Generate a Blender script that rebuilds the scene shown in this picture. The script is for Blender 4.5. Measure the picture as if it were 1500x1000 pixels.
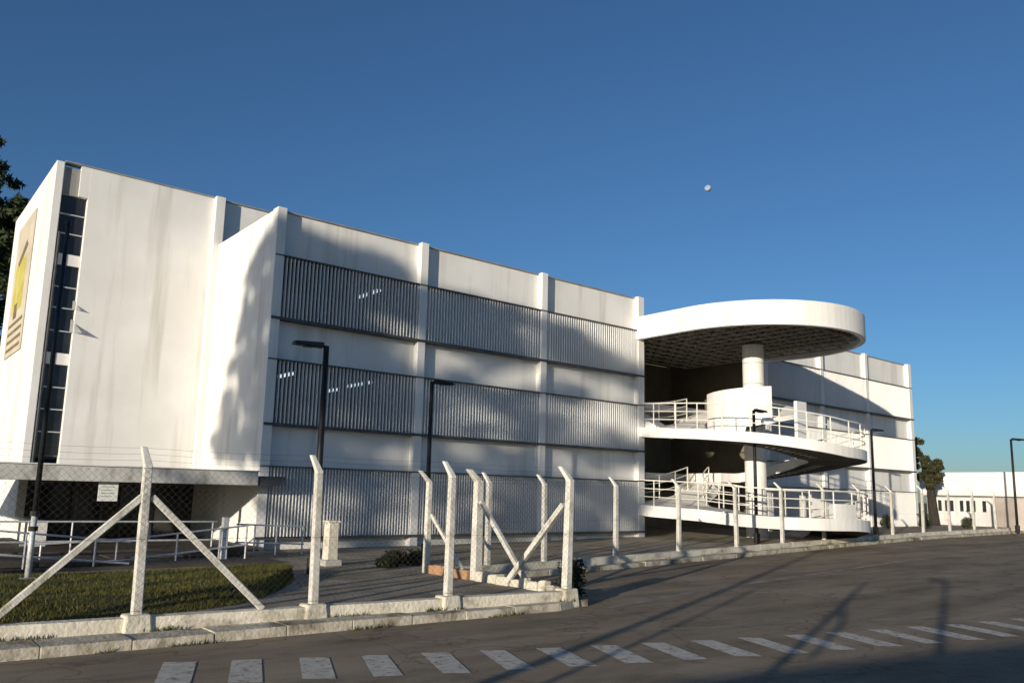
import bpy, bmesh, math, random
import numpy as np
from mathutils import Vector, Matrix

for o in list(bpy.data.objects):
    bpy.data.objects.remove(o, do_unlink=True)
sc = bpy.context.scene
col = sc.collection
rnd = random.Random(7)
rng = np.random.default_rng(11)
R = math.radians

# ------------------------------------------------------------------ camera
EYE = 2.02
YAW, PITCH, ROLL, LENS = R(50.904), R(9.206), R(1.341), 28.381
fw = Vector((math.cos(YAW)*math.cos(PITCH), math.sin(YAW)*math.cos(PITCH), math.sin(PITCH)))
rt0 = Vector((math.sin(YAW), -math.cos(YAW), 0)); up0 = rt0.cross(fw)
rt = math.cos(ROLL)*rt0 + math.sin(ROLL)*up0
up = -math.sin(ROLL)*rt0 + math.cos(ROLL)*up0
cam = bpy.data.cameras.new('camera'); co = bpy.data.objects.new('camera', cam); col.objects.link(co)
cam.lens = LENS; cam.sensor_width = 36; cam.shift_y = 0.02; cam.clip_end = 9000; cam.clip_start = 0.05
co.matrix_world = Matrix(((rt.x, up.x, -fw.x, 0), (rt.y, up.y, -fw.y, 0), (rt.z, up.z, -fw.z, EYE), (0, 0, 0, 1)))
sc.camera = co
sc.render.resolution_x = 1024; sc.render.resolution_y = 682

# ------------------------------------------------------------------ sky, sun, exposure
SUN_EL, SUN_HEAD = R(8.2), R(22.3)          # the shadows run along SUN_HEAD, measured from +X
SD = Vector((math.cos(SUN_HEAD), math.sin(SUN_HEAD), 0)); SN = Vector((-SD.y, SD.x, 0))
world = bpy.data.worlds.new('World'); sc.world = world; world.use_nodes = True
wn = world.node_tree.nodes; wl = world.node_tree.links
bg = wn['Background']
sky = wn.new('ShaderNodeTexSky'); sky.sky_type = 'NISHITA'; sky.sun_disc = False
sky.sun_elevation = SUN_EL; sky.sun_rotation = math.atan2(-SD.x, -SD.y) % (2*math.pi)
sky.altitude = 700; sky.air_density = 1.0; sky.dust_density = 0.8; sky.ozone_density = 4.4
wl.new(sky.outputs[0], bg.inputs[0]); bg.inputs[1].default_value = 0.115
sun = bpy.data.lights.new('sun', 'SUN'); so = bpy.data.objects.new('sun', sun); col.objects.link(so)
sun.energy = 5.0; sun.angle = R(0.5); sun.color = (1.0, 0.885, 0.71)
so.rotation_euler = Vector((SD.x*math.cos(SUN_EL), SD.y*math.cos(SUN_EL), -math.sin(SUN_EL))).to_track_quat('-Z', 'Y').to_euler()
so.location = (-30, -20, 30)
vs = sc.view_settings
vs.view_transform = 'Standard'; vs.look = 'None'; vs.gamma = 1.0; vs.exposure = 0.12; vs.use_curve_mapping = False

# ------------------------------------------------------------------ materials
def new_mat(name):
    m = bpy.data.materials.new(name); m.use_nodes = True
    nt = m.node_tree; b = nt.nodes['Principled BSDF']
    return m, nt, b
def noise_col(nt, c1, c2, scale, lo=.35, hi=.65, detail=6, rough=.6, stretch=None, coords='Object'):
    tc = nt.nodes.new('ShaderNodeTexCoord'); vec = tc.outputs[coords]
    if coords == 'World':
        pass
    if stretch:
        mp = nt.nodes.new('ShaderNodeMapping'); mp.inputs['Scale'].default_value = stretch
        nt.links.new(vec, mp.inputs[0]); vec = mp.outputs[0]
    n = nt.nodes.new('ShaderNodeTexNoise'); n.inputs['Scale'].default_value = scale
    n.inputs['Detail'].default_value = detail; n.inputs['Roughness'].default_value = rough
    nt.links.new(vec, n.inputs['Vector'])
    r = nt.nodes.new('ShaderNodeValToRGB'); r.color_ramp.elements[0].position = lo; r.color_ramp.elements[1].position = hi
    r.color_ramp.elements[0].color = (*c1, 1); r.color_ramp.elements[1].color = (*c2, 1)
    nt.links.new(n.outputs['Fac'], r.inputs[0])
    return r.outputs[0], n, vec
def mixc(nt, a, b, fac, mode='MIX'):
    mx = nt.nodes.new('ShaderNodeMixRGB'); mx.blend_type = mode
    for sock, v in ((1, a), (2, b)):
        if isinstance(v, tuple): mx.inputs[sock].default_value = (*v, 1)
        else: nt.links.new(v, mx.inputs[sock])
    if isinstance(fac, (int, float)): mx.inputs[0].default_value = fac
    else: nt.links.new(fac, mx.inputs[0])
    return mx.outputs[0]
def bump(nt, b, scale, strength, dist=.02, detail=8, vec=None):
    n = nt.nodes.new('ShaderNodeTexNoise'); n.inputs['Scale'].default_value = scale; n.inputs['Detail'].default_value = detail
    if vec is None:
        tc = nt.nodes.new('ShaderNodeTexCoord'); vec = tc.outputs['Object']
    nt.links.new(vec, n.inputs['Vector'])
    bp = nt.nodes.new('ShaderNodeBump'); bp.inputs['Strength'].default_value = strength; bp.inputs['Distance'].default_value = dist
    nt.links.new(n.outputs['Fac'], bp.inputs['Height']); nt.links.new(bp.outputs[0], b.inputs['Normal'])
def simple(name, c1, c2, scale=3., rough=.7, bs=0, bscale=40., lo=.35, hi=.65, metallic=0, stretch=None, dirt=None, spec=.3):
    m, nt, b = new_mat(name)
    c, n, v = noise_col(nt, c1, c2, scale, lo, hi, stretch=stretch)
    if dirt:
        dc, dscale, dlo, dhi, dst = dirt
        f, _, _ = noise_col(nt, (0, 0, 0), (1, 1, 1), dscale, dlo, dhi, stretch=dst)
        c = mixc(nt, c, dc, f)
    nt.links.new(c, b.inputs['Base Color'])
    b.inputs['Roughness'].default_value = rough; b.inputs['Metallic'].default_value = metallic
    b.inputs['Specular IOR Level'].default_value = spec
    if bs: bump(nt, b, bscale, bs)
    return m
M = {}
M['white'] = simple('white_painted_render', (.74, .73, .70), (.82, .81, .785), .55, .75, .15, 25, dirt=((.54, .52, .47), 1.0, .52, .80, (1.8, 1.8, .12)))
M['white2'] = simple('white_painted_concrete', (.70, .69, .65), (.80, .79, .76), 1.1, .7, .2, 30, dirt=((.5, .48, .44), 1.6, .58, .85, (1.4, 1.4, .25)))
M['slat'] = simple('louvre_grey_white_paint', (.76, .77, .77), (.84, .84, .83), .8, .5, 0, spec=.4, stretch=(1, 1, .3))
M['frame'] = simple('dark_grey_steel', (.06, .065, .07), (.10, .105, .11), 3, .5, 0)
M['coping'] = simple('grey_metal_coping', (.22, .23, .24), (.30, .31, .32), 2, .5, 0)
M['entry'] = simple('shade_toned_entry', (.045, .04, .035), (.075, .068, .06), 1.2, .8)  # shade of the entrance and access ramp put into the colour
M['greywall'] = simple('grey_render', (.22, .215, .21), (.30, .29, .28), 2, .8, .2)
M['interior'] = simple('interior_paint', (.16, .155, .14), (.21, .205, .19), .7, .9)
M['recess'] = simple('shaded_beige_recess', (.14, .118, .086), (.20, .17, .125), .7, .9, .2)  # beige darkened, the recess shade is put into the colour
M['soffit'] = simple('shaded_brown_soffit', (.05, .042, .03), (.10, .085, .06), .9, .95, .5, 8)  # brown darkened to hold the underside shade of canopy and decks
M['conc'] = simple('weathered_concrete', (.33, .31, .28), (.46, .44, .40), 2.5, .9, .4, 35, dirt=((.16, .15, .12), 1.3, .55, .75, None))
M['awning'] = simple('weathered_fascia', (.50, .49, .46), (.64, .63, .59), 1.6, .85, .5, 10, dirt=((.30, .285, .25), 2.6, .5, .7, (1, 1, .5)))
M['post'] = simple('whitewashed_concrete', (.60, .58, .52), (.76, .74, .68), 5, .9, .5, 45, dirt=((.30, .275, .21), 5, .50, .72, (1, 1, .45)))
M['beam'] = simple('whitewashed_low_wall', (.56, .52, .42), (.74, .69, .58), 2.2, .9, .8, 16, dirt=((.22, .19, .14), 1.9, .52, .72, (.7, 1, 1.4)))
M['kerb'] = simple('worn_kerb_stone', (.40, .36, .28), (.60, .55, .45), 2.6, .95, .8, 16, dirt=((.13, .11, .07), 1.7, .47, .66, None))
M['pave'] = simple('earthy_concrete_paving', (.25, .21, .155), (.35, .30, .225), 1.3, .95, .6, 12, dirt=((.15, .13, .085), .8, .5, .7, None))
M['soil'] = simple('dry_ground', (.10, .085, .06), (.16, .14, .10), .8, 1, .5, 10, dirt=((.07, .085, .03), .5, .48, .62, None))
M['galv'] = simple('galvanised_pipe', (.50, .51, .52), (.64, .65, .66), 6, .45, 0, metallic=.25)
M['sash'] = simple('grey_sash_glazing', (.20, .21, .22), (.28, .29, .30), 3, .3)
M['wire'] = simple('dull_old_wire', (.045, .04, .034), (.075, .068, .055), 6, .9, 0)
M['blind'] = simple('pale_translucent_sheet', (.60, .615, .62), (.72, .73, .73), .45, .6, stretch=(1.2, 1, .4))
M['truss'] = simple('pale_steel_truss', (.26, .235, .19), (.34, .31, .26), 3, .7)
M['rail'] = simple('cream_painted_pipe', (.66, .64, .58), (.76, .74, .68), 5, .5)
M['pole'] = simple('dark_lamp_pole', (.010, .011, .013), (.02, .021, .024), 3, .5)
M['brick'] = simple('terracotta_block', (.36, .20, .11), (.47, .28, .16), 5, .9, .5, 30)
M['bark'] = simple('bark', (.022, .018, .014), (.05, .042, .032), 5, .95, .8, 14, stretch=(1, 1, .25))
M['line'] = simple('worn_road_paint', (.44, .41, .35), (.58, .54, .47), 5, .85, .3, 60, dirt=((.23, .19, .14), 9, .53, .66, None))
M['edge'] = simple('faded_road_line', (.26, .24, .20), (.33, .30, .255), 3, .9, .3, 60, dirt=((.17, .15, .125), 1.5, .42, .62, None))
M['door'] = simple('pinkish_shutter', (.42, .36, .32), (.50, .44, .40), 1, .7)
M['roof'] = simple('clay_tile_roof', (.25, .11, .06), (.36, .17, .10), 3, .9)
M['bannerw'] = simple('banner_cloth_beige', (.46, .41, .32), (.60, .54, .43), .8, .8)
M['bannery'] = simple('banner_print_yellow', (.40, .36, .07), (.55, .49, .16), 1.4, .8)
M['bannerk'] = simple('banner_print_brown', (.16, .12, .07), (.24, .18, .11), 2, .8)
M['notice'] = simple('white_notice_paper', (.78, .79, .74), (.84, .85, .80), 2, .8)
M['print'] = simple('notice_print_grey', (.35, .37, .33), (.45, .47, .42), 4, .8)

def asphalt():
    m, nt, b = new_mat('worn_asphalt')
    c, n, v = noise_col(nt, (.27, .215, .15), (.355, .29, .21), .28, .3, .7)
    f, _, _ = noise_col(nt, (0, 0, 0), (1, 1, 1), 1.1, .48, .72, stretch=(.35, 1.0, 1))
    c = mixc(nt, c, (.19, .152, .108), f)
    k, _, _ = noise_col(nt, (.70, .70, .71), (1.12, 1.11, 1.09), .55, .36, .66, stretch=(.12, 1.6, 1))
    c = mixc(nt, c, k, .9, 'MULTIPLY')
    k2, _, _ = noise_col(nt, (.55, .55, .56), (1, 1, 1), 2.3, .30, .44)
    c = mixc(nt, c, k2, .55, 'MULTIPLY')
    g, _, _ = noise_col(nt, (.55, .55, .55), (1.32, 1.29, 1.24), 60, .3, .75, detail=3)
    c = mixc(nt, c, g, .75, 'MULTIPLY')
    vo = nt.nodes.new('ShaderNodeTexVoronoi'); vo.feature = 'DISTANCE_TO_EDGE'; vo.inputs['Scale'].default_value = .34
    nz = nt.nodes.new('ShaderNodeTexNoise'); nz.inputs['Scale'].default_value = 1.6; nz.inputs['Detail'].default_value = 5
    tc = nt.nodes.new('ShaderNodeTexCoord'); nt.links.new(tc.outputs['Object'], nz.inputs['Vector'])
    ad = nt.nodes.new('ShaderNodeMixRGB'); ad.blend_type = 'ADD'; ad.inputs[0].default_value = .9
    nt.links.new(tc.outputs['Object'], ad.inputs[1]); nt.links.new(nz.outputs['Color'], ad.inputs[2])
    nt.links.new(ad.outputs[0], vo.inputs['Vector'])
    rp = nt.nodes.new('ShaderNodeValToRGB'); rp.color_ramp.elements[0].position = .0; rp.color_ramp.elements[1].position = .010
    rp.color_ramp.elements[0].color = (.45, .45, .45, 1); rp.color_ramp.elements[1].color = (1, 1, 1, 1)
    nt.links.new(vo.outputs['Distance'], rp.inputs[0])
    c = mixc(nt, c, rp.outputs[0], .6, 'MULTIPLY')
    nt.links.new(c, b.inputs['Base Color']); b.inputs['Roughness'].default_value = .92; b.inputs['Specular IOR Level'].default_value = .15
    bump(nt, b, 55, .35, .01, vec=tc.outputs['Object'])
    return m
M['asphalt'] = asphalt()

def glass():
    m, nt, b = new_mat('window_glass')
    b.inputs['Base Color'].default_value = (.02, .025, .03, 1); b.inputs['Roughness'].default_value = .06
    tr = nt.nodes.new('ShaderNodeBsdfTransparent'); tr.inputs[0].default_value = (.62, .66, .66, 1)
    mx = nt.nodes.new('ShaderNodeMixShader'); out = nt.nodes['Material Output']
    fr = nt.nodes.new('ShaderNodeFresnel'); fr.inputs[0].default_value = 1.5
    mm = nt.nodes.new('ShaderNodeMath'); mm.operation = 'MULTIPLY_ADD'; mm.inputs[1].default_value = 1.; mm.inputs[2].default_value = .22
    nt.links.new(fr.outputs[0], mm.inputs[0]); nt.links.new(mm.outputs[0], mx.inputs[0])
    nt.links.new(tr.outputs[0], mx.inputs[1]); nt.links.new(b.outputs[0], mx.inputs[2]); nt.links.new(mx.outputs[0], out.inputs[0])
    return m
M['glass'] = glass()
def darkglass():
    m, nt, b = new_mat('dark_tinted_glass')
    c, n, v = noise_col(nt, (.012, .014, .018), (.03, .034, .04), .8)
    nt.links.new(c, b.inputs['Base Color']); b.inputs['Roughness'].default_value = .12
    return m
M['dglass'] = darkglass()
def emit(name, colr, s):
    m, nt, b = new_mat(name)
    c, n, v = noise_col(nt, tuple(x*.95 for x in colr), colr, 2)
    nt.links.new(c, b.inputs['Base Color']); nt.links.new(c, b.inputs['Emission Color']); b.inputs['Emission Strength'].default_value = s
    return m
M['tube'] = emit('lit_fluorescent_tube', (.9, .95, 1.), 4.0)
M['moon'] = simple('sky_tinted_moon', (.20, .28, .40), (.42, .50, .60), .075, 1, lo=.42, hi=.58)  # blue sky veil and partial phase painted into the surface colour

def leaf_mat(name, c1, c2, c3):
    m, nt, b = new_mat(name)
    oi = nt.nodes.new('ShaderNodeNewGeometry')
    r = nt.nodes.new('ShaderNodeValToRGB')
    r.color_ramp.elements[0].color = (*c1, 1); r.color_ramp.elements[1].color = (*c3, 1)
    e = r.color_ramp.elements.new(.5); e.color = (*c2, 1)
    nt.links.new(oi.outputs['Random Per Island'], r.inputs[0]); nt.links.new(r.outputs[0], b.inputs['Base Color'])
    b.inputs['Roughness'].default_value = .65; b.inputs['Specular IOR Level'].default_value = .25
    tl = nt.nodes.new('ShaderNodeBsdfTranslucent'); nt.links.new(r.outputs[0], tl.inputs[0])
    mx = nt.nodes.new('ShaderNodeMixShader'); mx.inputs[0].default_value = .22
    nt.links.new(b.outputs[0], mx.inputs[1]); nt.links.new(tl.outputs[0], mx.inputs[2]); nt.links.new(mx.outputs[0], nt.nodes['Material Output'].inputs[0])
    return m
M['leaf'] = leaf_mat('tree_leaves', (.022, .035, .012), (.04, .06, .02), (.075, .09, .032))
M['dleaf'] = leaf_mat('dark_shrub_leaves', (.012, .018, .008), (.02, .028, .01), (.035, .042, .016))
M['leafr'] = leaf_mat('dry_tinged_leaves', (.02, .028, .012), (.045, .05, .02), (.11, .095, .042))
M['grass'] = leaf_mat('lawn_grass', (.06, .07, .014), (.12, .12, .026), (.23, .20, .06))
M['turf'] = simple('lawn_turf', (.035, .04, .012), (.075, .075, .022), 3, 1, .6, 25)

# ------------------------------------------------------------------ mesh helpers
class MB:
    def __init__(s): s.v = []; s.f = []
    def add(s, verts, faces):
        n = len(s.v); s.v += [tuple(p) for p in verts]; s.f += [tuple(i+n for i in f) for f in faces]; return s
    def box(s, x0, x1, y0, y1, z0, z1):
        return s.add([(x0, y0, z0), (x1, y0, z0), (x1, y1, z0), (x0, y1, z0), (x0, y0, z1), (x1, y0, z1), (x1, y1, z1), (x0, y1, z1)],
                     [(3, 2, 1, 0), (4, 5, 6, 7), (0, 1, 5, 4), (1, 2, 6, 5), (2, 3, 7, 6), (3, 0, 4, 7)])
    def hexa(s, bot, top):      # 4 bottom + 4 top corners, counter-clockwise from above
        return s.add(list(bot)+list(top), [(3, 2, 1, 0), (4, 5, 6, 7), (0, 1, 5, 4), (1, 2, 6, 5), (2, 3, 7, 6), (3, 0, 4, 7)])
    def tube(s, pts, r, n=8, cap=True):
        pts = [Vector(p) for p in pts]; rr = r if isinstance(r, (list, tuple)) else [r]*len(pts)
        base = len(s.v); rings = []
        for i, p in enumerate(pts):
            d = (pts[min(i+1, len(pts)-1)]-pts[max(i-1, 0)]).normalized()
            a = Vector((0, 0, 1)) if abs(d.z) < .9 else Vector((1, 0, 0))
            u = d.cross(a).normalized(); w = d.cross(u)
            for k in range(n):
                t = 2*math.pi*k/n; q = p+(u*math.cos(t)+w*math.sin(t))*rr[i]; s.v.append(tuple(q))
        for i in range(len(pts)-1):
            for k in range(n):
                a0 = base+i*n+k; a1 = base+i*n+(k+1) % n
                s.f.append((a0, a0+n, a1+n, a1))
        if cap:
            s.f.append(tuple(base+k for k in range(n))); s.f.append(tuple(base+(len(pts)-1)*n+k for k in reversed(range(n))))
        return s
    def disc_prism(s, poly, z0, z1):
        n = len(poly)
        return s.add([(x, y, z0) for x, y in poly]+[(x, y, z1) for x, y in poly],
                     [tuple(reversed(range(n))), tuple(range(n, 2*n))]+[(i, (i+1) % n, (i+1) % n+n, i+n) for i in range(n)])
    def mesh(s, name, mat, smooth=False):
        me = bpy.data.meshes.new(name); me.from_pydata(s.v, [], s.f); me.update()
        if mat: me.materials.append(mat)
        if smooth:
            for p in me.polygons: p.use_smooth = True
        return me
    def build(s, name, mat, parent=None, smooth=False, bevel=0, kind=None):
        off = wloc(parent)
        if off.length: s.v = [(x-off.x, y-off.y, z-off.z) for x, y, z in s.v]
        return link(name, s.mesh(name, mat, smooth), parent, bevel=bevel, kind=kind)
def wloc(o):
    v = Vector((0, 0, 0))
    while o is not None: v = v+Vector(o.location); o = o.parent
    return v
def link(name, me, parent=None, loc=None, bevel=0, kind=None):
    o = bpy.data.objects.new(name, me); col.objects.link(o)
    if parent: o.parent = parent
    if loc is not None: o.location = Vector(loc)-wloc(parent)
    if bevel:
        b = o.modifiers.new('bevel', 'BEVEL'); b.width = bevel; b.segments = 2; b.limit_method = 'ANGLE'
    if kind: o['kind'] = kind
    return o
def empty(name, loc=(0, 0, 0)):
    o = bpy.data.objects.new(name, None); col.objects.link(o); o.location = loc; o.empty_display_size = .3; return o
def tag(o, label, cat, group=None):
    o['label'] = label; o['category'] = cat
    if group: o['group'] = group
    return o
def struct(o): o['kind'] = 'structure'; return o
def box(name, mat, parent, *a, bevel=0): return MB().box(*a).build(name, mat, parent, bevel=bevel)

# ------------------------------------------------------------------ ground levels and boundary lines
def smooth(a, b, x): t = min(1, max(0, (x-a)/(b-a))); return t*t*(3-2*t)
def zr(x): return .29*smooth(8, 46, x)                       # road rises gently to the right
def zy(x): return .22+.36*smooth(12, 46, x)                  # yard behind the fences
def beam_front(x): return 11.66-.078*(x-1.7)
def kerb_front(x): return 11.02-.028*(x-1.6)
def far_line(x): return 15.55+.097*(x-10.2)                  # centre line of the far fence
XC = 10.5                                                    # where the fence turns back

g = MB(); N = 26
edge = [-3000, -900, -300, -100, -40, 0, 20, 40, 60, 100, 300, 900, 3000]
for y in edge:
    for x in edge: g.v.append((x, y, zr(x)-.06))
n = len(edge)
for j in range(n-1):
    for i in range(n-1): g.f.append((j*n+i, j*n+i+1, (j+1)*n+i+1, (j+1)*n+i))
struct(g.build('ground', M['soil']))

road = MB(); xs = list(np.arange(-40, 80.1, 2.0))
ys = [-14, -6, 0, 4, 7, 9, 10]
for x in xs:
    ye = kerb_front(x)+.2 if x <= XC else None
    top = [-14, -6, 0, 4, 7, 9, 10.2]
    far = (kerb_front(x)+.15) if x < XC else (far_line(x)-.35)
    for y in top+[far]: road.v.append((x, y, zr(x)))
m = 8
for i in range(len(xs)-1):
    for j in range(m-1): a = i*m+j; road.f.append((a, a+m, a+m+1, a+1))
roado = struct(road.build('road', M['asphalt'], smooth=True))

def quad(name, mat, parent, pts, dz, nseg=1):
    return MB().add([(x, y, zr(x)+dz) for x, y in pts], [(0, 1, 2, 3)]).build(name, mat, parent)
sv = Vector((.217, .54, 0)); sw = Vector((.150, -.082, 0))
for i in range(0, 26):
    c = Vector((3.17+.70*i+.0058*i*i, 9.81-.302*i+.0026*i*i, 0))*.962
    j = [Vector((rnd.uniform(-.02, .02), rnd.uniform(-.03, .03), 0)) for _ in range(4)]
    p = [c-sv-sw+j[0], c-sv+sw+j[1], c+sv+sw+j[2], c+sv-sw+j[3]]
    quad('crossing_stripe', M['line'], roado, [(q.x, q.y) for q in p], .005)
seg = [(7.6, 9.32), (9.0, 8.86), (11.5, 8.0), (14.3, 7.02), (17.2, 6.05), (24, 3.9)]
e = MB()
for (x, y) in seg: e.v += [(x, y-.05, zr(x)+.005), (x, y+.05, zr(x)+.005)]
for i in range(len(seg)-1): e.f.append((2*i, 2*i+2, 2*i+3, 2*i+1))
e.build('edge_line', M['edge'], roado)
seg = [(11, 10.6), (14, 11.2), (17.3, 11.7), (25.4, 12.55), (39.5, 13.5), (60, 15)]
e = MB()
for (x, y) in seg: e.v += [(x, y-.09, zr(x)+.004), (x, y+.09, zr(x)+.004)]
for i in range(len(seg)-1): e.f.append((2*i, 2*i+2, 2*i+3, 2*i+1))
e.build('patched_seam', M['edge'], roado)

# yard: one raised sheet with skirts
yd = MB(); xs = list(np.arange(-30, XC, 1.0))+[XC-.02, XC+.02]+list(np.arange(12, 80, 2.0))
rows = 7
for x in xs:
    y0 = beam_front(x)+.08 if x < XC else far_line(x)-.02
    yv = [y0]+[y0+(70-y0)*t for t in (.03, .08, .16, .3, .6, 1)]
    for y in yv: yd.v.append((x, y, zy(x)))
for i in range(len(xs)-1):
    for j in range(rows-1): a = i*rows+j; yd.f.append((a, a+rows, a+rows+1, a+1))
struct(yd.build('yard', M['pave']))

# ------------------------------------------------------------------ lawn
def lawn_y(x):   # front, back
    f = 12.05+.06*max(0, x) + (max(0, x-3.8)/3.6)**2*3.6
    b = 17.7-.09*x-(max(0, x-6.4)/1.1)**2*.5
    return f, b
lw = MB(); lx = list(np.arange(-12, 7.41, .4)); ly = 14
for i, x in enumerate(lx):
    f, b = lawn_y(x)
    for j in range(ly):
        t = j/(ly-1); y = f+(max(b, f+.05)-f)*t
        hgt = .20*min(1, 6*t)*min(1, 6*(1-t))
        lw.v.append((x, y, zy(x)-.01+hgt+.025*math.sin(2.1*x+3*y)*(0 < j < ly-1)))
for i in range(len(lx)-1):
    for j in range(ly-1): a = i*ly+j; lw.f.append((a, a+ly, a+ly+1, a+1))
struct(lw.build('lawn', M['turf'], smooth=True))
gb = MB()
for k in range(52000):
    x = rng.uniform(-1.0, 7.35); f, b = lawn_y(x)
    if b < f+.06: continue
    t = rng.random()**1.25; y = f+(b-f)*t
    z = zy(x)-.01+.20*min(1, 6*t)*min(1, 6*(1-t))
    h = rng.uniform(.025, .07); a = rng.uniform(0, 6.28); w = .006
    dx, dy = math.cos(a)*w, math.sin(a)*w; lx_, ly_ = rng.normal(0, .03, 2)
    gb.add([(x-dx, y-dy, z-.01), (x+dx, y+dy, z-.01), (x+lx_, y+ly_, z+h)], [(0, 1, 2)])
tag(gb.build('grass', M['grass'], kind='stuff'), 'olive green mown grass on the lawn behind the braced fence post', 'grass')

# ------------------------------------------------------------------ kerbs
kroot = struct(empty('kerb', (0, 11, 0)))
x = -6.0
while x < XC+.3:
    L = min(1.0, XC+.35-x)
    a, b = x+.001, x+L-.001; j = rnd.uniform(-.008, .008); zt = zr(x)+.125+rnd.uniform(-.012, .012)
    ya, yb = kerb_front(a)+j, kerb_front(b)+j
    da, db = beam_front(a)+.02, beam_front(b)+.02
    cut = .28 if x+L > XC+.2 else 0
    MB().hexa([(a, ya, -.05), (b, yb+cut, -.05), (b, db, -.05), (a, da, -.05)], [(a, ya+.03, zt), (b, yb+.03+cut, zt), (b, db, zt), (a, da, zt)]).build('kerb_stone', M['kerb'], kroot, bevel=.014)
    x += L
x = XC+.4
while x < 66:
    L = 1.0 if x < 30 else 3.
    a, b = x+.008, x+L-.008; j = rnd.uniform(-.015, .015); zt = zr(x)+.12+rnd.uniform(-.012, .012)
    ya, yb = far_line(a)-.50+j, far_line(b)-.50+j
    MB().hexa([(a, ya, -.05), (b, yb, -.05), (b, yb+.38, -.05), (a, ya+.38, -.05)], [(a, ya+.03, zt), (b, yb+.03, zr(b)-zr(a)+zt), (b, yb+.38, zr(b)-zr(a)+zt), (a, ya+.38, zt)]).build('kerb_stone', M['kerb'], kroot, bevel=.02)
    x += L

# ------------------------------------------------------------------ fences
def post_mesh(w, h, lean, arm=.36):
    """square tapering concrete post, bent arm leaning towards the unit vector lean"""
    m = MB(); a = w/2; b = w*.42; lx, ly = lean; off = arm*.72; up_ = arm*.70
    secs = [((0, 0, -.15), a), ((0, 0, h*.5), (a+b)/2), ((0, 0, h), b), ((lx*off, ly*off, h+up_), b*.72)]
    for (c, r) in secs:
        m.v += [(c[0]-r, c[1]-r, c[2]), (c[0]+r, c[1]-r, c[2]), (c[0]+r, c[1]+r, c[2]), (c[0]-r, c[1]+r, c[2])]
    for i in range(3):
        for k in range(4): m.f.append((i*4+k, i*4+(k+1) % 4, i*4+4+(k+1) % 4, i*4+4+k))
    m.f += [(3, 2, 1, 0), (12, 13, 14, 15)]
    return m.mesh('post', M['post'])
PM = {}
def post(parent, x, y, z, w=.125, h=2.0, lean=(0, 1), tilt=(0, 0)):
    key = (w, h, lean)
    if key not in PM: PM[key] = post_mesh(w, h, lean)
    o = link('post', PM[key], parent, (x, y, z), bevel=.012)
    o.rotation_euler = (tilt[0], tilt[1], rnd.uniform(-.04, .04)); return o
def brace(parent, p, q, w=.085):
    p = Vector(p); q = Vector(q); d = (q-p).normalized(); s = d.cross(Vector((0, 0, 1))).normalized()*w/2; t = s.cross(d).normalized()*w/2
    return MB().hexa([p-s-t, p+s-t, p+s+t, p-s+t], [q-s-t, q+s-t, q+s+t, q-s+t]).build('brace', M['post'], parent, bevel=.01)
def lattice(parent, P0, P1, z0f, hgt, pitch=.10, r=.0013, inset=(0, 0)):
    """diamond wire mesh between two plan points: two families of straight diagonal wires"""
    P0 = Vector(P0); P1 = Vector(P1); L = (P1-P0).length; d = (P1-P0)/L
    m = MB(); k = -hgt
    nrm = Vector((-d.y, d.x, 0))
    while k < L:
        for fam in (0, 1):
            a0, a1 = k, k+hgt; h0, h1 = (0, hgt) if fam == 0 else (hgt, 0)
            if a0 < 0:
                t = -a0/hgt; h0 = h0+(h1-h0)*t; a0 = 0
            if a1 > L:
                t = (L-a0)/(a1-a0); h1 = h0+(h1-h0)*t; a1 = L
            if a1-a0 > .02:
                p = P0+d*a0; q = P0+d*a1; off = nrm*(.003 if fam else -.003)
                m.tube([(p.x+off.x, p.y+off.y, z0f(p.x)+h0), (q.x+off.x, q.y+off.y, z0f(q.x)+h1)], r, 3, False)
        k += pitch
    for h in (0.02, hgt*.5, hgt):
        m.tube([(P0.x-.0*d.x, P0.y, z0f(P0.x)+h), (P1.x, P1.y, z0f(P1.x)+h)], .0016, 4, False)
    return m.build('chain_link_mesh', M['wire'], parent, kind='stuff')
def barbed(parent, pts, lean, h0=2.0):
    m = MB()
    for f in (.25, .6, .95):
        line = [(x+lean[0]*.26*f, y+lean[1]*.26*f, z+h0+.25*f) for x, y, z in pts]
        full = []
        for i in range(len(line)-1):
            a = Vector(line[i]); b = Vector(line[i+1])
            for t in (0, .25, .5, .75): p = a.lerp(b, t); p.z -= .02*math.sin(math.pi*t); full.append(p)
        full.append(Vector(line[-1])); m.tube(full, .0014, 4, False)
    return m.build('barbed_wire', M['wire'], parent, kind='stuff')

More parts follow.
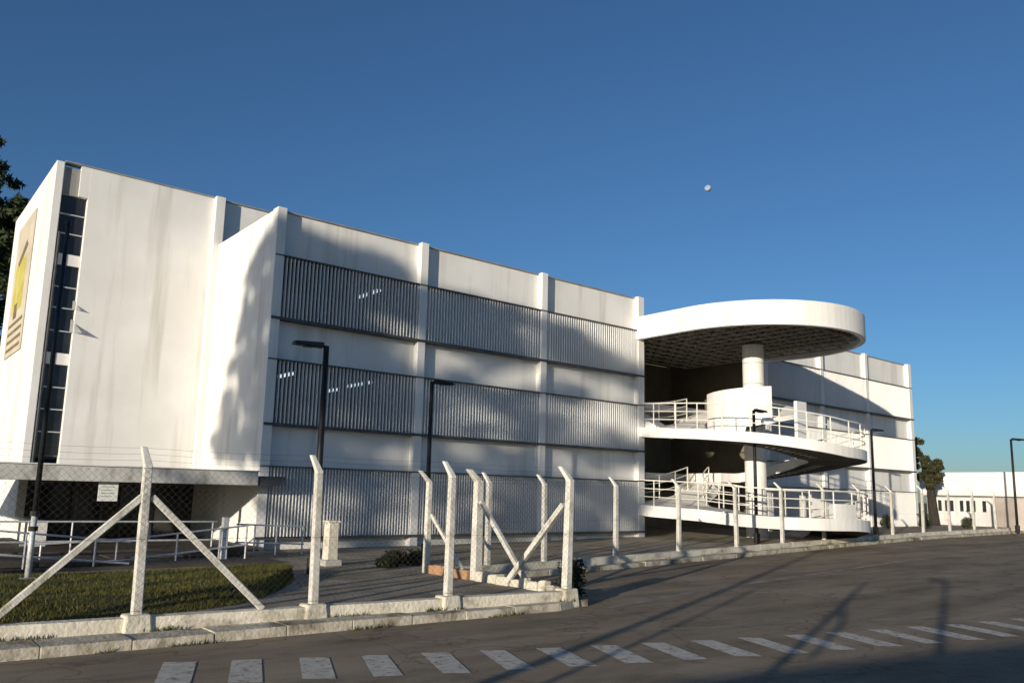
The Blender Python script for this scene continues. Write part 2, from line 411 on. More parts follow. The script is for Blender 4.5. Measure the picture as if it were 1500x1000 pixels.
# front fence along the lawn, on its whitewashed low wall
ff = empty('front_fence', (3.19, 11.7, 0)); tag(ff, 'white concrete post fence on low whitewashed wall along the lawn, with braced post', 'fence')
bt = lambda x: .30
fx = [-6.2, -3.7, -1.1, 1.35, 3.19, 5.62, 7.93, 10.42]
for a, b in zip([-6.5]+fx[1:], fx[1:-1]+[XC+.08, XC+.08]):
    if b-a < .3: continue
    a += .002; b -= .002
    MB().hexa([(a, beam_front(a), .0), (b, beam_front(b), .0), (b, beam_front(b)+.24, .0), (a, beam_front(a)+.24, .0)],
              [(a, beam_front(a)+.02, .30), (b, beam_front(b)+.02, .295), (b, beam_front(b)+.24, .295), (a, beam_front(a)+.24, .30)]).build('low_wall', M['beam'], ff, bevel=.012)
for x in fx:
    y = beam_front(x)+.12
    post(ff, x, y, .28, w=.145 if x > 10 else .125, h=2.0, lean=(0, 1), tilt=(rnd.uniform(-.022, .022), rnd.uniform(-.018, .018)))
    MB().hexa([(x-.2, y-.17, .0), (x+.2, y-.17, .0), (x+.2, y+.16, .0), (x-.2, y+.16, .0)], [(x-.16, y-.15, .335), (x+.16, y-.15, .335), (x+.16, y+.15, .335), (x-.16, y+.15, .335)]).build('footing', M['beam'], ff, bevel=.03)
brace(ff, (3.13, 11.66, 1.86), (1.52, 11.78, .30)); brace(ff, (3.25, 11.66, 1.86), (4.86, 11.53, .30))
lattice(ff, (-6.2, beam_front(-6.2)+.035, 0), (10.42, beam_front(10.42)+.035, 0), lambda x: .36, 1.88)
barbed(ff, [(x, beam_front(x)+.12, .28) for x in fx], (0, 1))

# return fence running back from the corner
rf = empty('return_fence', (10.42, 13.3, 0)); tag(rf, 'short white post fence with crossed braces running back from the road corner', 'fence')
yr = [11.09, 13.85, 15.55]
post(rf, 10.42, yr[1], .22, w=.19, h=2.02, lean=(-1, 0)); post(rf, 10.30, yr[2], .22, w=.135, h=2.0, lean=(-1, 0))
brace(rf, (10.42, 11.2, 1.83), (10.34, 12.75, .26), .10); brace(rf, (10.42, 13.75, 1.83), (10.46, 12.2, .26), .09); brace(rf, (10.32, 15.45, 1.5), (10.40, 14.2, .3), .07)
rb = random.Random(3)
y = 11.35
while y < 13.6:      # rough whitewashed rubble along the foot
    L = rb.uniform(.16, .42); w = rb.uniform(.10, .17); h = rb.uniform(.10, .22); dx = rb.uniform(-.05, .05)
    MB().hexa([(10.42+dx-w, y, .1), (10.42+dx+w, y+rb.uniform(-.03, .03), .1), (10.42+dx+w, y+L, .1), (10.42+dx-w, y+L*.95, .1)],
              [(10.42+dx-w*.7, y+.03, .22+h), (10.42+dx+w*.8, y+.02, .22+h*rb.uniform(.7, 1)), (10.42+dx+w*.7, y+L*.9, .22+h*rb.uniform(.7, 1)), (10.42+dx-w*.8, y+L*.92, .22+h*rb.uniform(.8, 1))]).build('rubble_stone', M['beam'], rf, bevel=.03)
    y += L*1.02
y = 13.98
while y < 15.4:
    MB().box(10.27, 10.41, y, y+.30, .15, .22+.19+rb.uniform(-.012, .012)).build('brick', M['brick'], rf, bevel=.008); y += .315
lattice(rf, (10.34, 11.2, 0), (10.34, 15.5, 0), lambda x: .42, 1.8)

# far fence on the other side of the corner, running along the road
fr = empty('far_fence', (10.3, 15.55, 0)); tag(fr, 'long white post fence with bent arms along the road before the spiral ramp', 'fence')
fpx = [12.17, 14.16, 17.12, 20.26, 23.74, 26.99, 30.45, 33.95, 37.6, 41.55, 45.48, 49.61, 53.78, 58.05]
fb = lambda x: zr(x)+.30
x = XC+.25
while x < 60:
    L = 2.4; a, b = x+.004, x+L-.004
    MB().hexa([(a, far_line(a)-.13, zr(a)-.1), (b, far_line(b)-.13, zr(b)-.1), (b, far_line(b)+.11, zr(b)-.1), (a, far_line(a)+.11, zr(a)-.1)],
              [(a, far_line(a)-.12, fb(a)+rb.uniform(-.02, .01)), (b, far_line(b)-.12, fb(b)+rb.uniform(-.02, .01)), (b, far_line(b)+.11, fb(b)), (a, far_line(a)+.11, fb(a))]).build('low_wall', M['beam'], fr, bevel=.02)
    x += L
for x in fpx:
    post(fr, x, far_line(x), fb(x)-.03, h=1.98+(.0 if x < 40 else .1), lean=(0, 1), tilt=(rnd.uniform(-.015, .015), rnd.uniform(-.015, .015)))
lattice(fr, (10.4, far_line(10.4)-.07, 0), (58, far_line(58)-.07, 0), lambda x: fb(x)+.05, 1.88, pitch=.10)
barbed(fr, [(x, far_line(x), fb(x)-.03) for x in fpx], (0, 1))

# ------------------------------------------------------------------ main building
FY, PY, LY = 23.25, 23.0, 23.03          # wall panels, pilaster faces, louvre faces
ZT = 10.51
BANDS = [(.60, 2.62), (3.91, 5.80), (7.11, 9.01)]
FLOORS = [-.15, 3.10, 6.35, 9.55]
MAINX = [9.315, 14.70, 20.27, 25.90]
WINGX = [35.0, 40.42, 45.30, 50.80]
bd = empty('white_building', (9.315, 23.0, 0)); tag(bd, 'long white three storey building with vertical louvre bands, pilasters and taller end tower', 'building')
SL_H = {}
def slat_mesh(h):
    k = round(h, 3)
    if k not in SL_H: SL_H[k] = MB().box(-.011, .011, 0, .14, 0, h).mesh('slat', M['slat'])
    return SL_H[k]
def louvre(x0, x1, z0, z1, indiv_to, step=.125):
    f = MB(); f.box(x0, x1, PY-.05, FY-.004, z0-.075, z0); f.box(x0, x1, PY-.03, FY-.004, z1, z1+.035)
    fo = f.build('louvre_screen', M['frame'], bd)
    rest = MB(); x = x0+.04; k = 0
    while x < x1-.01:
        jx = rnd.uniform(-.004, .004); ry = rnd.uniform(-.02, .02)
        if x < indiv_to:
            o = link('slat', slat_mesh(z1-z0), fo, (x+jx, LY, z0)); o.rotation_euler = (0, 0, ry)
        else:
            rest.box(x+jx-.011, x+jx+.011, LY, LY+.14, z0, z1)
        x += step; k += 1
    if rest.v:
        rest.build('slats', M['slat'], fo, kind='stuff')
def facade(PX, x0, x1, indiv_to):
    for i, x in enumerate(PX):
        wdt = .30
        xa = x if i == 0 else x-wdt/2
        xb = xa+wdt
        if i == len(PX)-1: xa, xb = x-.25, x+.12
        if i == 0 and PX is WINGX: xa, xb = x-.01, x+.3
        box('pilaster', M['white'], bd, xa, xb, PY, FY+.14, -.3, ZT+.03, bevel=.012)
    for i in range(len(PX)-1):
        a, b = PX[i]+.12, PX[i+1]-.12
        for (z0, z1) in ((-.3, .54), (2.64, 3.85), (5.82, 7.05), (9.03, ZT-.04)):
            box('wall_panel', M['white'], bd, a, b, FY, FY+.2, z0, z1)
        box('coping', M['coping'], bd, a, b, FY-.05, FY+.26, ZT-.038, ZT+.012)
        for (z0, z1) in BANDS:
            w = box('window', M['coping'], bd, a, b, FY+.10, FY+.17, z1+.045, z1+.06)
            for t in (1/3, 2/3):
                xx = a+(b-a)*t; box('mullion', M['coping'], w, xx-.03, xx+.03, FY+.10, FY+.16, z0-.07, z1+.044)
            for t in range(3):
                xa, xb = a+(b-a)*t/3+.032, a+(b-a)*(t+1)/3-.032
                if z0 < 1 or i > 0 or PX is WINGX: box('screen_panel', M['blind'], w, xa, xb, FY+.115, FY+.135, z0-.07, z1+.044)
                else: box('pane', M['glass'], w, xa, xb, FY+.125, FY+.135, z0-.07, z1+.044)
    for (z0, z1) in BANDS: louvre(x0, x1, z0, z1, indiv_to if z0 > 1 else min(indiv_to, 14.8), .125 if z0 > 1 else .105)
    # floors, back wall, partitions
    for z in FLOORS:
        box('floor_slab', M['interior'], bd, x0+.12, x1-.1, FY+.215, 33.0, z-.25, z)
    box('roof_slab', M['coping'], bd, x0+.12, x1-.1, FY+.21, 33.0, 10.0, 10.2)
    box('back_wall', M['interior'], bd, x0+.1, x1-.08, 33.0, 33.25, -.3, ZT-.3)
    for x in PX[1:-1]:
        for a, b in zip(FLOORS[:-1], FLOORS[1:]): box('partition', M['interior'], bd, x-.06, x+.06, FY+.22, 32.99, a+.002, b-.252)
facade(MAINX, 9.33, 26.04, 20.3)
facade(WINGX, 35.0, 50.93, 0)
# end walls
box('side_wall', M['white'], bd, 9.318, 9.5, FY+.138, 33.1, -.3, ZT-.02)
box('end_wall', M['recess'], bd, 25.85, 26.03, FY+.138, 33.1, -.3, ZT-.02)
box('side_wall', M['recess'], bd, 35.0, 35.2, FY+.138, 33.1, -.3, ZT-.02)  # wing wall in the shade-darkened recess colour
box('end_wall', M['white'], bd, 50.73, 50.90, FY+.138, 33.1, -.3, ZT-.02)
# ceiling lights
for (x, y0, y1, z) in ((10.44, 23.6, 24.7, 5.53), (13.25, 28.7, 30.4, 5.53), (13.3, 26.2, 27.3, 5.53), (13.15, 23.6, 25.2, 5.53), (13.7, 24.3, 25.8, 8.9), (13.65, 29, 30.1, 8.9), (11.0, 26.5, 27.6, 8.9), (17.2, 24.5, 25.9, 5.53)):
    lo = box('ceiling_light', M['coping'], bd, x-.09, x+.09, y0, y1, z+.05, z+.12)
    MB().tube([(x-.04, y0+.03, z+.01), (x-.04, y1-.03, z+.01)], .045, 8).build('lamp_tube', M['tube'], lo)
    MB().tube([(x+.04, y0+.03, z+.01), (x+.04, y1-.03, z+.01)], .045, 8).build('lamp_tube', M['tube'], lo)

# end tower, set back and taller
TY, TT = 28.34, 12.21
box('tower_wall', M['white'], bd, 5.06, 9.12, TY, TY+.3, 2.2, TT, bevel=.01)
box('tower_wall', M['white'], bd, 9.42, 15.5, TY+.06, TY+.32, 2.2, TT-.02)
box('tower_pilaster', M['white'], bd, 9.10, 9.43, TY-.22, TY+.31, 2.2, TT+.04, bevel=.012)
box('tower_side_wall', M['white'], bd, 4.06, 4.30, TY, 36.45, -.3, TT, bevel=.02)
box('tower_back_wall', M['white'], bd, 4.31, 15.5, 36.2, 36.44, -.3, TT-.02)
box('tower_end_wall', M['white'], bd, 15.3, 15.52, TY+.33, 36.19, 10.0, TT-.03)
box('tower_roof', M['coping'], bd, 4.31, 15.29, TY+.33, 36.19, TT-.5, TT-.3)
box('coping', M['coping'], bd, 4.31, 9.09, TY-.03, TY+.33, TT+.002, TT+.05)
box('coping', M['coping'], bd, 9.44, 15.5, TY-.0, TY+.35, TT-.018, TT+.03)
box('vent_panel', M['greywall'], bd, 4.305, 4.78, TY+.10, TY+.3, 11.17, TT-.12)
box('window_head', M['white'], bd, 4.782, 5.058, TY+.002, TY+.3, 11.17, TT-.004)
# tall window strip
wz = [(10.57, 11.15), (9.93, 10.53), (9.24, 9.89), (8.18, 8.87), (7.50, 8.14), (6.76, 7.46), (6.04, 6.72), (4.97, 5.67), (4.28, 4.93), (3.58, 4.24), (2.86, 3.54)]
tw = box('window_strip', M['frame'], bd, 4.305, 5.055, TY+.24, TY+.28, 2.8, 11.165)
for (a, b) in wz: box('pane', M['dglass'], tw, 4.36, 5.04, TY+.205, TY+.238, a, b)
zs = sorted([z for ab in wz for z in ab])
for i in range(1, len(zs)-1, 2):
    a, b = zs[i], zs[i+1]
    box('mullion' if b-a < .1 else 'spandrel', M['white'] if b-a > .1 else M['galv'], tw, 4.312, 5.054, TY+.15, TY+.237, a+.002, b-.002)
for z, k_ in ((6.72, .72), (7.46, .5)):       # two sashes hinged open
    MB().hexa([(4.98, TY+.14, z), (4.98+.42*k_, TY+.14-.52*k_, z-.02), (5.0+.42*k_, TY+.155-.52*k_, z-.02), (5.0, TY+.155, z)], [(4.98, TY+.14, z+.6*k_), (5.01, TY+.10, z+.58*k_), (5.03, TY+.115, z+.58*k_), (5.0, TY+.155, z+.6*k_)]).build('open_sash', M['sash'], tw)
# vertical downpipe beside the strip
MB().tube([(4.36, TY+.05, 2.6), (4.36, TY+.05, 9.9)], .045, 8).build('downpipe', M['frame'], bd)
# ground floor under the canopy
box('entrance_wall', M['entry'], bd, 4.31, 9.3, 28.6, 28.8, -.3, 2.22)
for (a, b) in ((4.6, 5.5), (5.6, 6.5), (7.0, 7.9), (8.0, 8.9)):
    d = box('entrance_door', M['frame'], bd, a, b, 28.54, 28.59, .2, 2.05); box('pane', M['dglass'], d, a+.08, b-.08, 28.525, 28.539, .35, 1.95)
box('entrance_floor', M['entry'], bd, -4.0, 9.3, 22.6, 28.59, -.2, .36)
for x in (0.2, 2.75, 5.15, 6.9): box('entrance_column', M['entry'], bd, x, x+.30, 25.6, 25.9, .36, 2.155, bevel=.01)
# canopy: fascia boards and slab
cn = box('entrance_canopy', M['conc'], bd, -4.0, 9.31, 22.5, 28.33, 2.16, 2.32)
box('fascia', M['awning'], cn, -4.02, 9.05, 22.36, 22.49, 2.06, 2.44, bevel=.02)
box('fascia_lip', M['white2'], cn, -4.03, 9.07, 22.33, 22.50, 2.441, 2.475)
box('canopy_end', M['frame'], cn, 9.06, 9.85, 22.40, 22.92, 2.07, 2.33)
box('low_side_wall', M['white'], bd, 4.06, 4.3, 24.6, TY-.002, -.3, 1.0)

# banner on the tower side wall
bn = box('wall_banner', M['bannerw'], None, 4.02, 4.045, 31.15, 34.7, 6.42, 11.35); tag(bn, 'tall beige and yellow banner on the sunlit side of the tower', 'banner')
box('yellow_print', M['bannery'], bn, 4.014, 4.0195, 32.0, 34.2, 8.0, 9.9)
MB().add([(4.012, 33.9, 9.9), (4.012, 32.4, 10.5), (4.012, 32.0, 10.25), (4.012, 33.5, 9.7)], [(0, 1, 2, 3)]).build('brown_print', M['bannerk'], bn)
for k in range(4):
    z = 6.6+.3*k; MB().add([(4.013, 34.4, z), (4.013, 31.4, z), (4.013, 31.4, z+.12), (4.013, 34.4, z+.12)], [(0, 1, 2, 3)]).build('text_line', M['bannerk'], bn)
MB().add([(4.012, 33.6, 7.75), (4.012, 32.9, 7.75), (4.012, 32.9, 8.3), (4.012, 33.6, 8.3)], [(0, 1, 2, 3)]).build('brown_print', M['bannerk'], bn)
nb = box('notice_board', M['notice'], None, 4.99, 5.45, 22.56, 22.585, 1.58, 2.055); tag(nb, 'small white notice hanging from the entrance canopy edge', 'notice')
for k in range(4): box('text_line', M['print'], nb, 5.06, 5.06+.3-.05*(k % 2), 22.555, 22.5598, 1.93-.08*k, 1.95-.08*k)

# recess between the two blocks
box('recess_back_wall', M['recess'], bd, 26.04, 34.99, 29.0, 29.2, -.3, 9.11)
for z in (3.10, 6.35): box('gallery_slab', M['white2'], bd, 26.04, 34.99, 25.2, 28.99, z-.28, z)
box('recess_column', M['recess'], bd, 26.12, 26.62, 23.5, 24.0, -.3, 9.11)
for z in (.1, 3.1, 6.35):
    d = box('recess_door', M['frame'], bd, 27.0, 28.0, 28.93, 28.99, z, z+2.1); box('pane', M['dglass'], d, 27.08, 27.92, 28.915, 28.929, z+.1, z+2.0)
    d = box('recess_door', M['frame'], bd, 30.6, 32.4, 28.93, 28.99, z, z+2.1); box('pane', M['dglass'], d, 30.7, 32.3, 28.915, 28.929, z+.1, z+2.0)

# ------------------------------------------------------------------ spiral ramp
CX, CY = 30.1, 20.35
rp = empty('spiral_ramp', (CX, CY, 0)); tag(rp, 'white spiral ramp around a round column under a wide circular canopy', 'ramp')
def pol(th, r): return CX+r*math.cos(R(th)), CY+r*math.sin(R(th))
MB().disc_prism([pol(t, .45) for t in range(0, 360, 10)], -.3, 8.62).build('column', M['white2'], rp, smooth=False)
for z in (1.9, 3.6, 5.2, 6.9, 7.8): MB().disc_prism([pol(t, .457) for t in range(0, 360, 10)], z, z+.03).build('joint_ring', M['conc'], rp)
# canopy ring beam and roof slab
RC = 4.55
def ro_(t, r):       # round plan with a straight side running back to the corner of the building
    return r if not 90 < t < 180 else min(r/abs(math.cos(R(t))), r*1.9, (3.2/math.sin(R(t))) if math.sin(R(t)) > .01 else 99)
ANG = list(range(136, 392, 4))
n = len(ANG)
rim = MB(); Z0, Z1 = 8.63, 9.60; th = .22
out = [pol(t, ro_(t, RC)) for t in ANG]; inn = [pol(t, ro_(t, RC-th)) for t in ANG]
for (x, y) in out: rim.v += [(x, y, Z0), (x, y, Z1)]
for (x, y) in inn: rim.v += [(x, y, Z0), (x, y, Z1)]
for i in range(n-1):
    a, b = 2*i, 2*i+2; c, d = 2*n+2*i, 2*n+2*i+2
    rim.f += [(a, b, b+1, a+1), (d, c, c+1, d+1), (a+1, b+1, d+1, c+1), (b, a, c, d)]
rim.f += [(0, 1, 2*n+1, 2*n), (2*n-2, 4*n-2, 4*n-1, 2*n-1)]
cano = rim.build('canopy', M['white'], rp)
poly = [pol(t, RC-th+.01) for t in range(180, 392, 4)]+[(34.9, 22.6), (34.9, 28.99), (26.06, 28.99), (26.06, 23.3), (25.79, 23.2)]
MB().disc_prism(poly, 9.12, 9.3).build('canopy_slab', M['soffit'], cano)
tr_ = MB(); P_ = {}
for i in range(-6, 7):
    for j in range(-6, 10):
        x, y = CX+i*.72, CY+j*.72
        ok = (math.hypot(x-CX, y-CY) < RC-.32) if y < CY else (abs(x-CX) < 4.2 and y < 28.6)
        if ok: P_[(i, j)] = (x, y)
for (i, j), (x, y) in P_.items():
    for di, dj in ((1, 0), (0, 1)):
        if (i+di, j+dj) in P_: q = P_[(i+di, j+dj)]; tr_.tube([(x, y, 8.72), (q[0], q[1], 8.72)], .032, 5, False)
    if (i+j) % 2 == 0:
        for di, dj in ((1, 0), (0, 1), (-1, 0), (0, -1)):
            if (i+di, j+dj) in P_: q = P_[(i+di, j+dj)]; tr_.tube([(x, y, 8.72), (q[0], q[1], 9.10)], .024, 5, False)
tr_.build('roof_truss', M['truss'], cano, kind='stuff')

def knots(K):
    ths = [k[0] for k in K]; zs_ = [k[1] for k in K]
    return lambda t: float(np.interp(t, ths, zs_))
def helix(name, K, r0, r1, thick, mat, lip=.0):
    f = knots(K); t = K[0][0]; m = MB(); T = []
    while t <= K[-1][0]+.01: T.append(t); t += 5
    for t in T:
        z = f(t)+EYE; xi, yi = pol(t, r0); xo, yo = pol(t, ro_(t, r1))
        m.v += [(xi, yi, z), (xo, yo, z), (xo, yo, z-thick), (xi, yi, z-thick)]
    for i in range(len(T)-1):
        for k in range(4): m.f.append((4*i+k, 4*i+4+k, 4*i+4+(k+1) % 4, 4*i+(k+1) % 4))
    m.f += [(0, 1, 2, 3), (4*len(T)-1, 4*len(T)-2, 4*len(T)-3, 4*len(T)-4)]
    o = m.build(name, mat, rp); so_ = MB()
    for t in T:
        z = f(t)+EYE-thick-.012; xi, yi = pol(t, r0+.03); xo, yo = pol(t, ro_(t, r1)-.05); so_.v += [(xi, yi, z), (xo, yo, z)]
    for i in range(len(T)-1): so_.f.append((2*i, 2*i+2, 2*i+3, 2*i+1))
    so_.build('deck_shade_sheet', M['soffit'], o)  # dark sheet laid under the deck to stand for underside shade
    return o, f
UP = [(60, 4.2), (95, 3.5), (120, 3.17), (153, 2.82), (186, 2.65), (219, 2.45), (239, 2.27), (265, 2.05), (300, 1.98), (330, 1.9), (360, 1.62), (385, 1.35), (415, 1.1), (440, 1.1)]
LO = [(80, .7), (95, .4), (120, 0), (152, -.37), (186, -.46), (206, -.59), (226, -.65), (268, -.68), (300, -.8), (330, -1.1), (350, -1.35), (370, -1.6)]
d1, fu = helix('ramp_deck', UP, 2.1, 4.4, .40, M['white'])
d2, fl = helix('ramp_deck', LO, 2.1, 4.4, .45, M['white'])
def railing(f, t0, t1, r, hgt=1.02, step=14, nr=3):
    m = MB(); 
    for q in range(nr):
        hh = hgt*(1-q/nr*.98); t = t0; pts = []
        while t <= t1+.01: x, y = pol(t, ro_(t, r) if r > 3 else r); pts.append((x, y, f(t)+EYE+hh)); t += 4
        m.tube(pts, .028 if q == 0 else .020, 6)
    ro = m.build('railing', M['rail'], rp)
    t = t0
    while t <= t1+.01:
        x, y = pol(t, ro_(t, r) if r > 3 else r); z = f(t)+EYE
        MB().tube([(x, y, z-.02), (x, y, z+hgt)], .026, 6).build('rail_post', M['rail'], ro); t += step
railing(fu, 100, 400, 4.33)
railing(fl, 100, 360, 4.33)
railing(fl, 100, 330, 2.2, step=24)
# solid inner parapet of the upper flight, stepping up past the column
dr = MB(); T = list(range(142, 235, 4)); r0, r1 = 1.92, 2.05
for t in T:
    zt = 4.40+.0018*(t-146)+EYE; zb = (fu(t)-.02 if t < 203 else 3.05+.006*(t-203))+EYE
    for r in (r0, r1):
        x, y = pol(t, r); dr.v += [(x, y, zb), (x, y, zt)]
for i in range(len(T)-1):
    a = 4*i; b = a+4
    dr.f += [(b, a, a+1, b+1), (a+2, b+2, b+3, a+3), (a+1, a+3, b+3, b+1), (a, b, b+2, a+2)]
dr.f += [(0, 2, 3, 1), (len(dr.v)-4, len(dr.v)-3, len(dr.v)-1, len(dr.v)-2)]
dr.build('inner_parapet', M['white'], rp)
K2 = [(200, 3.05), (230, 3.22), (270, 3.5), (330, 3.95), (372, 4.3)]
helix('upper_flight', K2, 1.0, 2.05, .2, M['white2'])
x, y = pol(255, 2.6); box('stub_wall', M['white'], rp, x-.1, x+.62, y, y+.14, 3.9, 5.95, bevel=.01)
sp = MB(); T = list(range(254, 272, 4))
for t in T:
    for r in (4.34, 4.398):
        x, y = pol(t, r); sp.v += [(x, y, fl(t)+EYE-.1), (x, y, fl(t)+EYE+.55)]
for i in range(len(T)-1):
    a = 4*i; b = a+4; sp.f += [(b, a, a+1, b+1), (a+2, b+2, b+3, a+3), (a+1, a+3, b+3, b+1), (a, b, b+2, a+2)]
sp.f += [(0, 2, 3, 1), (len(sp.v)-4, len(sp.v)-3, len(sp.v)-1, len(sp.v)-2)]
sp.build('solid_guard', M['white2'], rp)
# straight stretches joining the ramp to the galleries
MB().hexa([(26.1, 22.2, 4.44), (27.3, 22.5, 4.44), (27.3, 25.2, 6.0), (26.1, 25.2, 6.0)], [(26.1, 22.2, 4.83), (27.3, 22.5, 4.83), (27.3, 25.2, 6.3), (26.1, 25.2, 6.3)]).build('gallery_link', M['white2'], rp)
MB().hexa([(32.2, 23.4, 2.75), (34.4, 22.9, 2.75), (34.4, 25.2, 2.75), (32.2, 25.2, 2.75)], [(32.2, 23.4, 3.06), (34.4, 22.9, 3.06), (34.4, 25.2, 3.06), (32.2, 25.2, 3.06)]).build('gallery_link', M['white2'], rp)

# ------------------------------------------------------------------ access ramp and handrails before the entrance
ar = empty('access_ramp', (4.5, 20.5, 0)); tag(ar, 'low concrete access ramp with pale pipe handrails before the dark entrance', 'ramp')
box('ramp_base', M['entry'], ar, -4, 8.3, 18.9, 22.0, -.1, .28)  # ramp toned near black in place of shade
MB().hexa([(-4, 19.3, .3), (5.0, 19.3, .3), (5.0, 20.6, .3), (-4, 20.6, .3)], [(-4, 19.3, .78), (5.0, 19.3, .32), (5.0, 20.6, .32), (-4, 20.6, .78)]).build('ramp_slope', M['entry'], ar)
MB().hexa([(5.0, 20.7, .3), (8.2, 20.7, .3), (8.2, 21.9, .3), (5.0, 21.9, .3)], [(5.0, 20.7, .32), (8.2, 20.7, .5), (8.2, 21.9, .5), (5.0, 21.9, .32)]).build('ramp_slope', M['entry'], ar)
def hand(pts, zs0, posts, y, r=.024):
    m = MB()
    for dz in (0, -.46): m.tube([(x, y, z+dz) for x, z in pts], r, 6)
    o = m.build('handrail', M['galv'], ar)
    for x in posts:
        z = float(np.interp(x, [p[0] for p in pts], [p[1] for p in pts]))
        MB().tube([(x, y, zs0), (x, y, z)], .022, 6).build('rail_post', M['galv'], o)
hand([(-4, 1.15), (7.7, 1.10)], .3, (-2.5, -.8, .9, 2.6, 4.3, 6.0, 7.6), 21.6)
hand([(-4, 1.62), (2.5, 1.04), (5.0, .78)], .28, (-2.6, -.9, .8, 3.0, 4.3), 19.2)
hand([(3.0, .70), (5.2, .80), (7.9, 1.08)], .28, (3.4, 4.9, 6.2, 7.2, 7.85), 19.9)
hand([(8.0, 1.06), (9.9, .98)], .25, (8.05, 8.5, 9.1, 9.85), 21.0)
MB().box(7.28, 7.42, 19.95, 20.1, .25, 1.27).build('newel_post', M['white2'], ar, bevel=.01)

# short square pillars by the path
pl = MB().hexa([(9.06, 17.9, .1), (9.34, 17.9, .1), (9.34, 18.2, .1), (9.06, 18.2, .1)], [(9.07, 17.91, 1.22), (9.33, 17.91, 1.22), (9.33, 18.19, 1.22), (9.07, 18.19, 1.22)]).build('gate_pillar', M['beam'], None, bevel=.02)
tag(pl, 'short thick whitewashed pillar standing on the path beside the lawn', 'pillar')
MB().box(9.03, 9.37, 17.88, 18.22, 1.2202, 1.27).build('pillar_cap', M['beam'], pl, bevel=.015)
MB().box(8.97, 9.43, 17.83, 18.27, .1, .36).build('pillar_foot', M['conc'], pl, bevel=.03)

# ------------------------------------------------------------------ lamps
def lamp(x, y, h, d, label, hl=.62, r=.072):
    z = zy(x) if y > 12 else zr(x)
    root = empty('street_lamp', (x, y, z)); tag(root, label, 'street lamp', 'dark lamp posts in the yard')
    d = Vector((d[0], d[1], 0)).normalized(); s = Vector((-d.y, d.x, 0))
    MB().tube([(x, y, z-.1), (x, y, z+h)], [r, r*.8], 10).build('pole', M['pole'], root, smooth=True)
    MB().tube([(x, y, z-.05), (x, y, z+.35)], r*1.7, 10).build('base_sleeve', M['pole'], root)
    t = Vector((x, y, z+h-.03))
    MB().tube([t, t+d*.12+Vector((0, 0, .03))], .03, 8).build('arm', M['pole'], root)
    a = t+d*.08; b = t+d*(.08+hl); w = .14
    lo = [a-s*w*.7+Vector((0, 0, -.03)), b-s*w+Vector((0, 0, -.02)), b+s*w+Vector((0, 0, -.02)), a+s*w*.7+Vector((0, 0, -.03))]
    hi = [a-s*w*.5+Vector((0, 0, .10)), b-s*w*.55+Vector((0, 0, .06)), b+s*w*.55+Vector((0, 0, .06)), a+s*w*.5+Vector((0, 0, .10))]
    hd = MB().hexa(lo, hi).build('lamp_head', M['pole'], root, bevel=.02)
    c = (a+b)/2; MB().box(c.x-.09, c.x+.09, c.y-.07, c.y+.07, c.z-.05, c.z-.033).build('lens', M['dglass'], hd)
    return root
lamp(7.93, 16.3, 4.92, (-1, .05), 'dark lamp post by the lawn, its head turned towards the tower', hl=.68, r=.08)
lamp(12.8, 19.4, 4.92, (1, -.05), 'dark lamp post before the louvres near the fence corner')
lamp(27.1, 18.35, 5.05, (1, -.1), 'dark lamp post standing in front of the spiral ramp column')
lamp(37.4, 18.9, 4.85, (1, -.3), 'dark lamp post before the right wing, beside the ramp')
lamp(49.5, 17.15, 5.0, (1, -.6), 'dark lamp post by the low white annexe', hl=.8)
mp = empty('flag_pole', (2.57, 15.9, zy(2.57))); tag(mp, 'tall thin dark pole rising from the lawn before the tower', 'pole')
MB().tube([(2.57, 15.9, .3), (2.57, 15.9, 1.5)], .05, 10).build('lower_sleeve', M['galv'], mp, smooth=True)
MB().tube([(2.57, 15.9, 1.45), (2.57, 15.9, 6.6)], [.045, .035], 10).build('upper_pole', M['pole'], mp, smooth=True)
MB().tube([(2.57, 15.9, 6.6), (2.57, 15.9, 6.68)], [.055, .02], 10).build('cap', M['pole'], mp)
MB().box(2.45, 2.69, 15.78, 16.02, .28, .44).build('foot', M['conc'], mp, bevel=.01)
for z in (1.2, 1.45): MB().tube([(2.57, 15.9, z), (2.57, 15.9, z+.08)], .075, 10).build('clamp', M['pole'], mp)

# ------------------------------------------------------------------ trees
def crown(clumps, nleaf, size, seed, flat=.6):
    g_ = np.random.default_rng(seed); P = []
    w = np.array([c[3]**2 for c in clumps]); w = w/w.sum()
    idx = g_.choice(len(clumps), nleaf, p=w)
    cl = np.array([[c[0], c[1], c[2]] for c in clumps])[idx]; rad = np.array([c[3] for c in clumps])[idx]
    d = g_.normal(0, 1, (nleaf, 3)); d /= np.linalg.norm(d, axis=1)[:, None]
    rr = rad*(.35+.65*g_.random(nleaf)**.5)
    pos = cl+d*rr[:, None]*np.array([1, 1, .8])
    nrm = d+g_.normal(0, .7, (nleaf, 3)); nrm /= np.linalg.norm(nrm, axis=1)[:, None]
    a = np.cross(nrm, g_.normal(0, 1, (nleaf, 3))); a /= np.linalg.norm(a, axis=1)[:, None]; b = np.cross(nrm, a)
    s = size*g_.uniform(.6, 1.35, nleaf)[:, None]
    v = np.stack([pos-a*s, pos+b*s*flat*.5, pos+a*s, pos-b*s*flat*.5], 1).reshape(-1, 3)
    m = MB(); m.v = [tuple(p) for p in v.tolist()]; m.f = [(4*i, 4*i+1, 4*i+2, 4*i+3) for i in range(nleaf)]
    return m
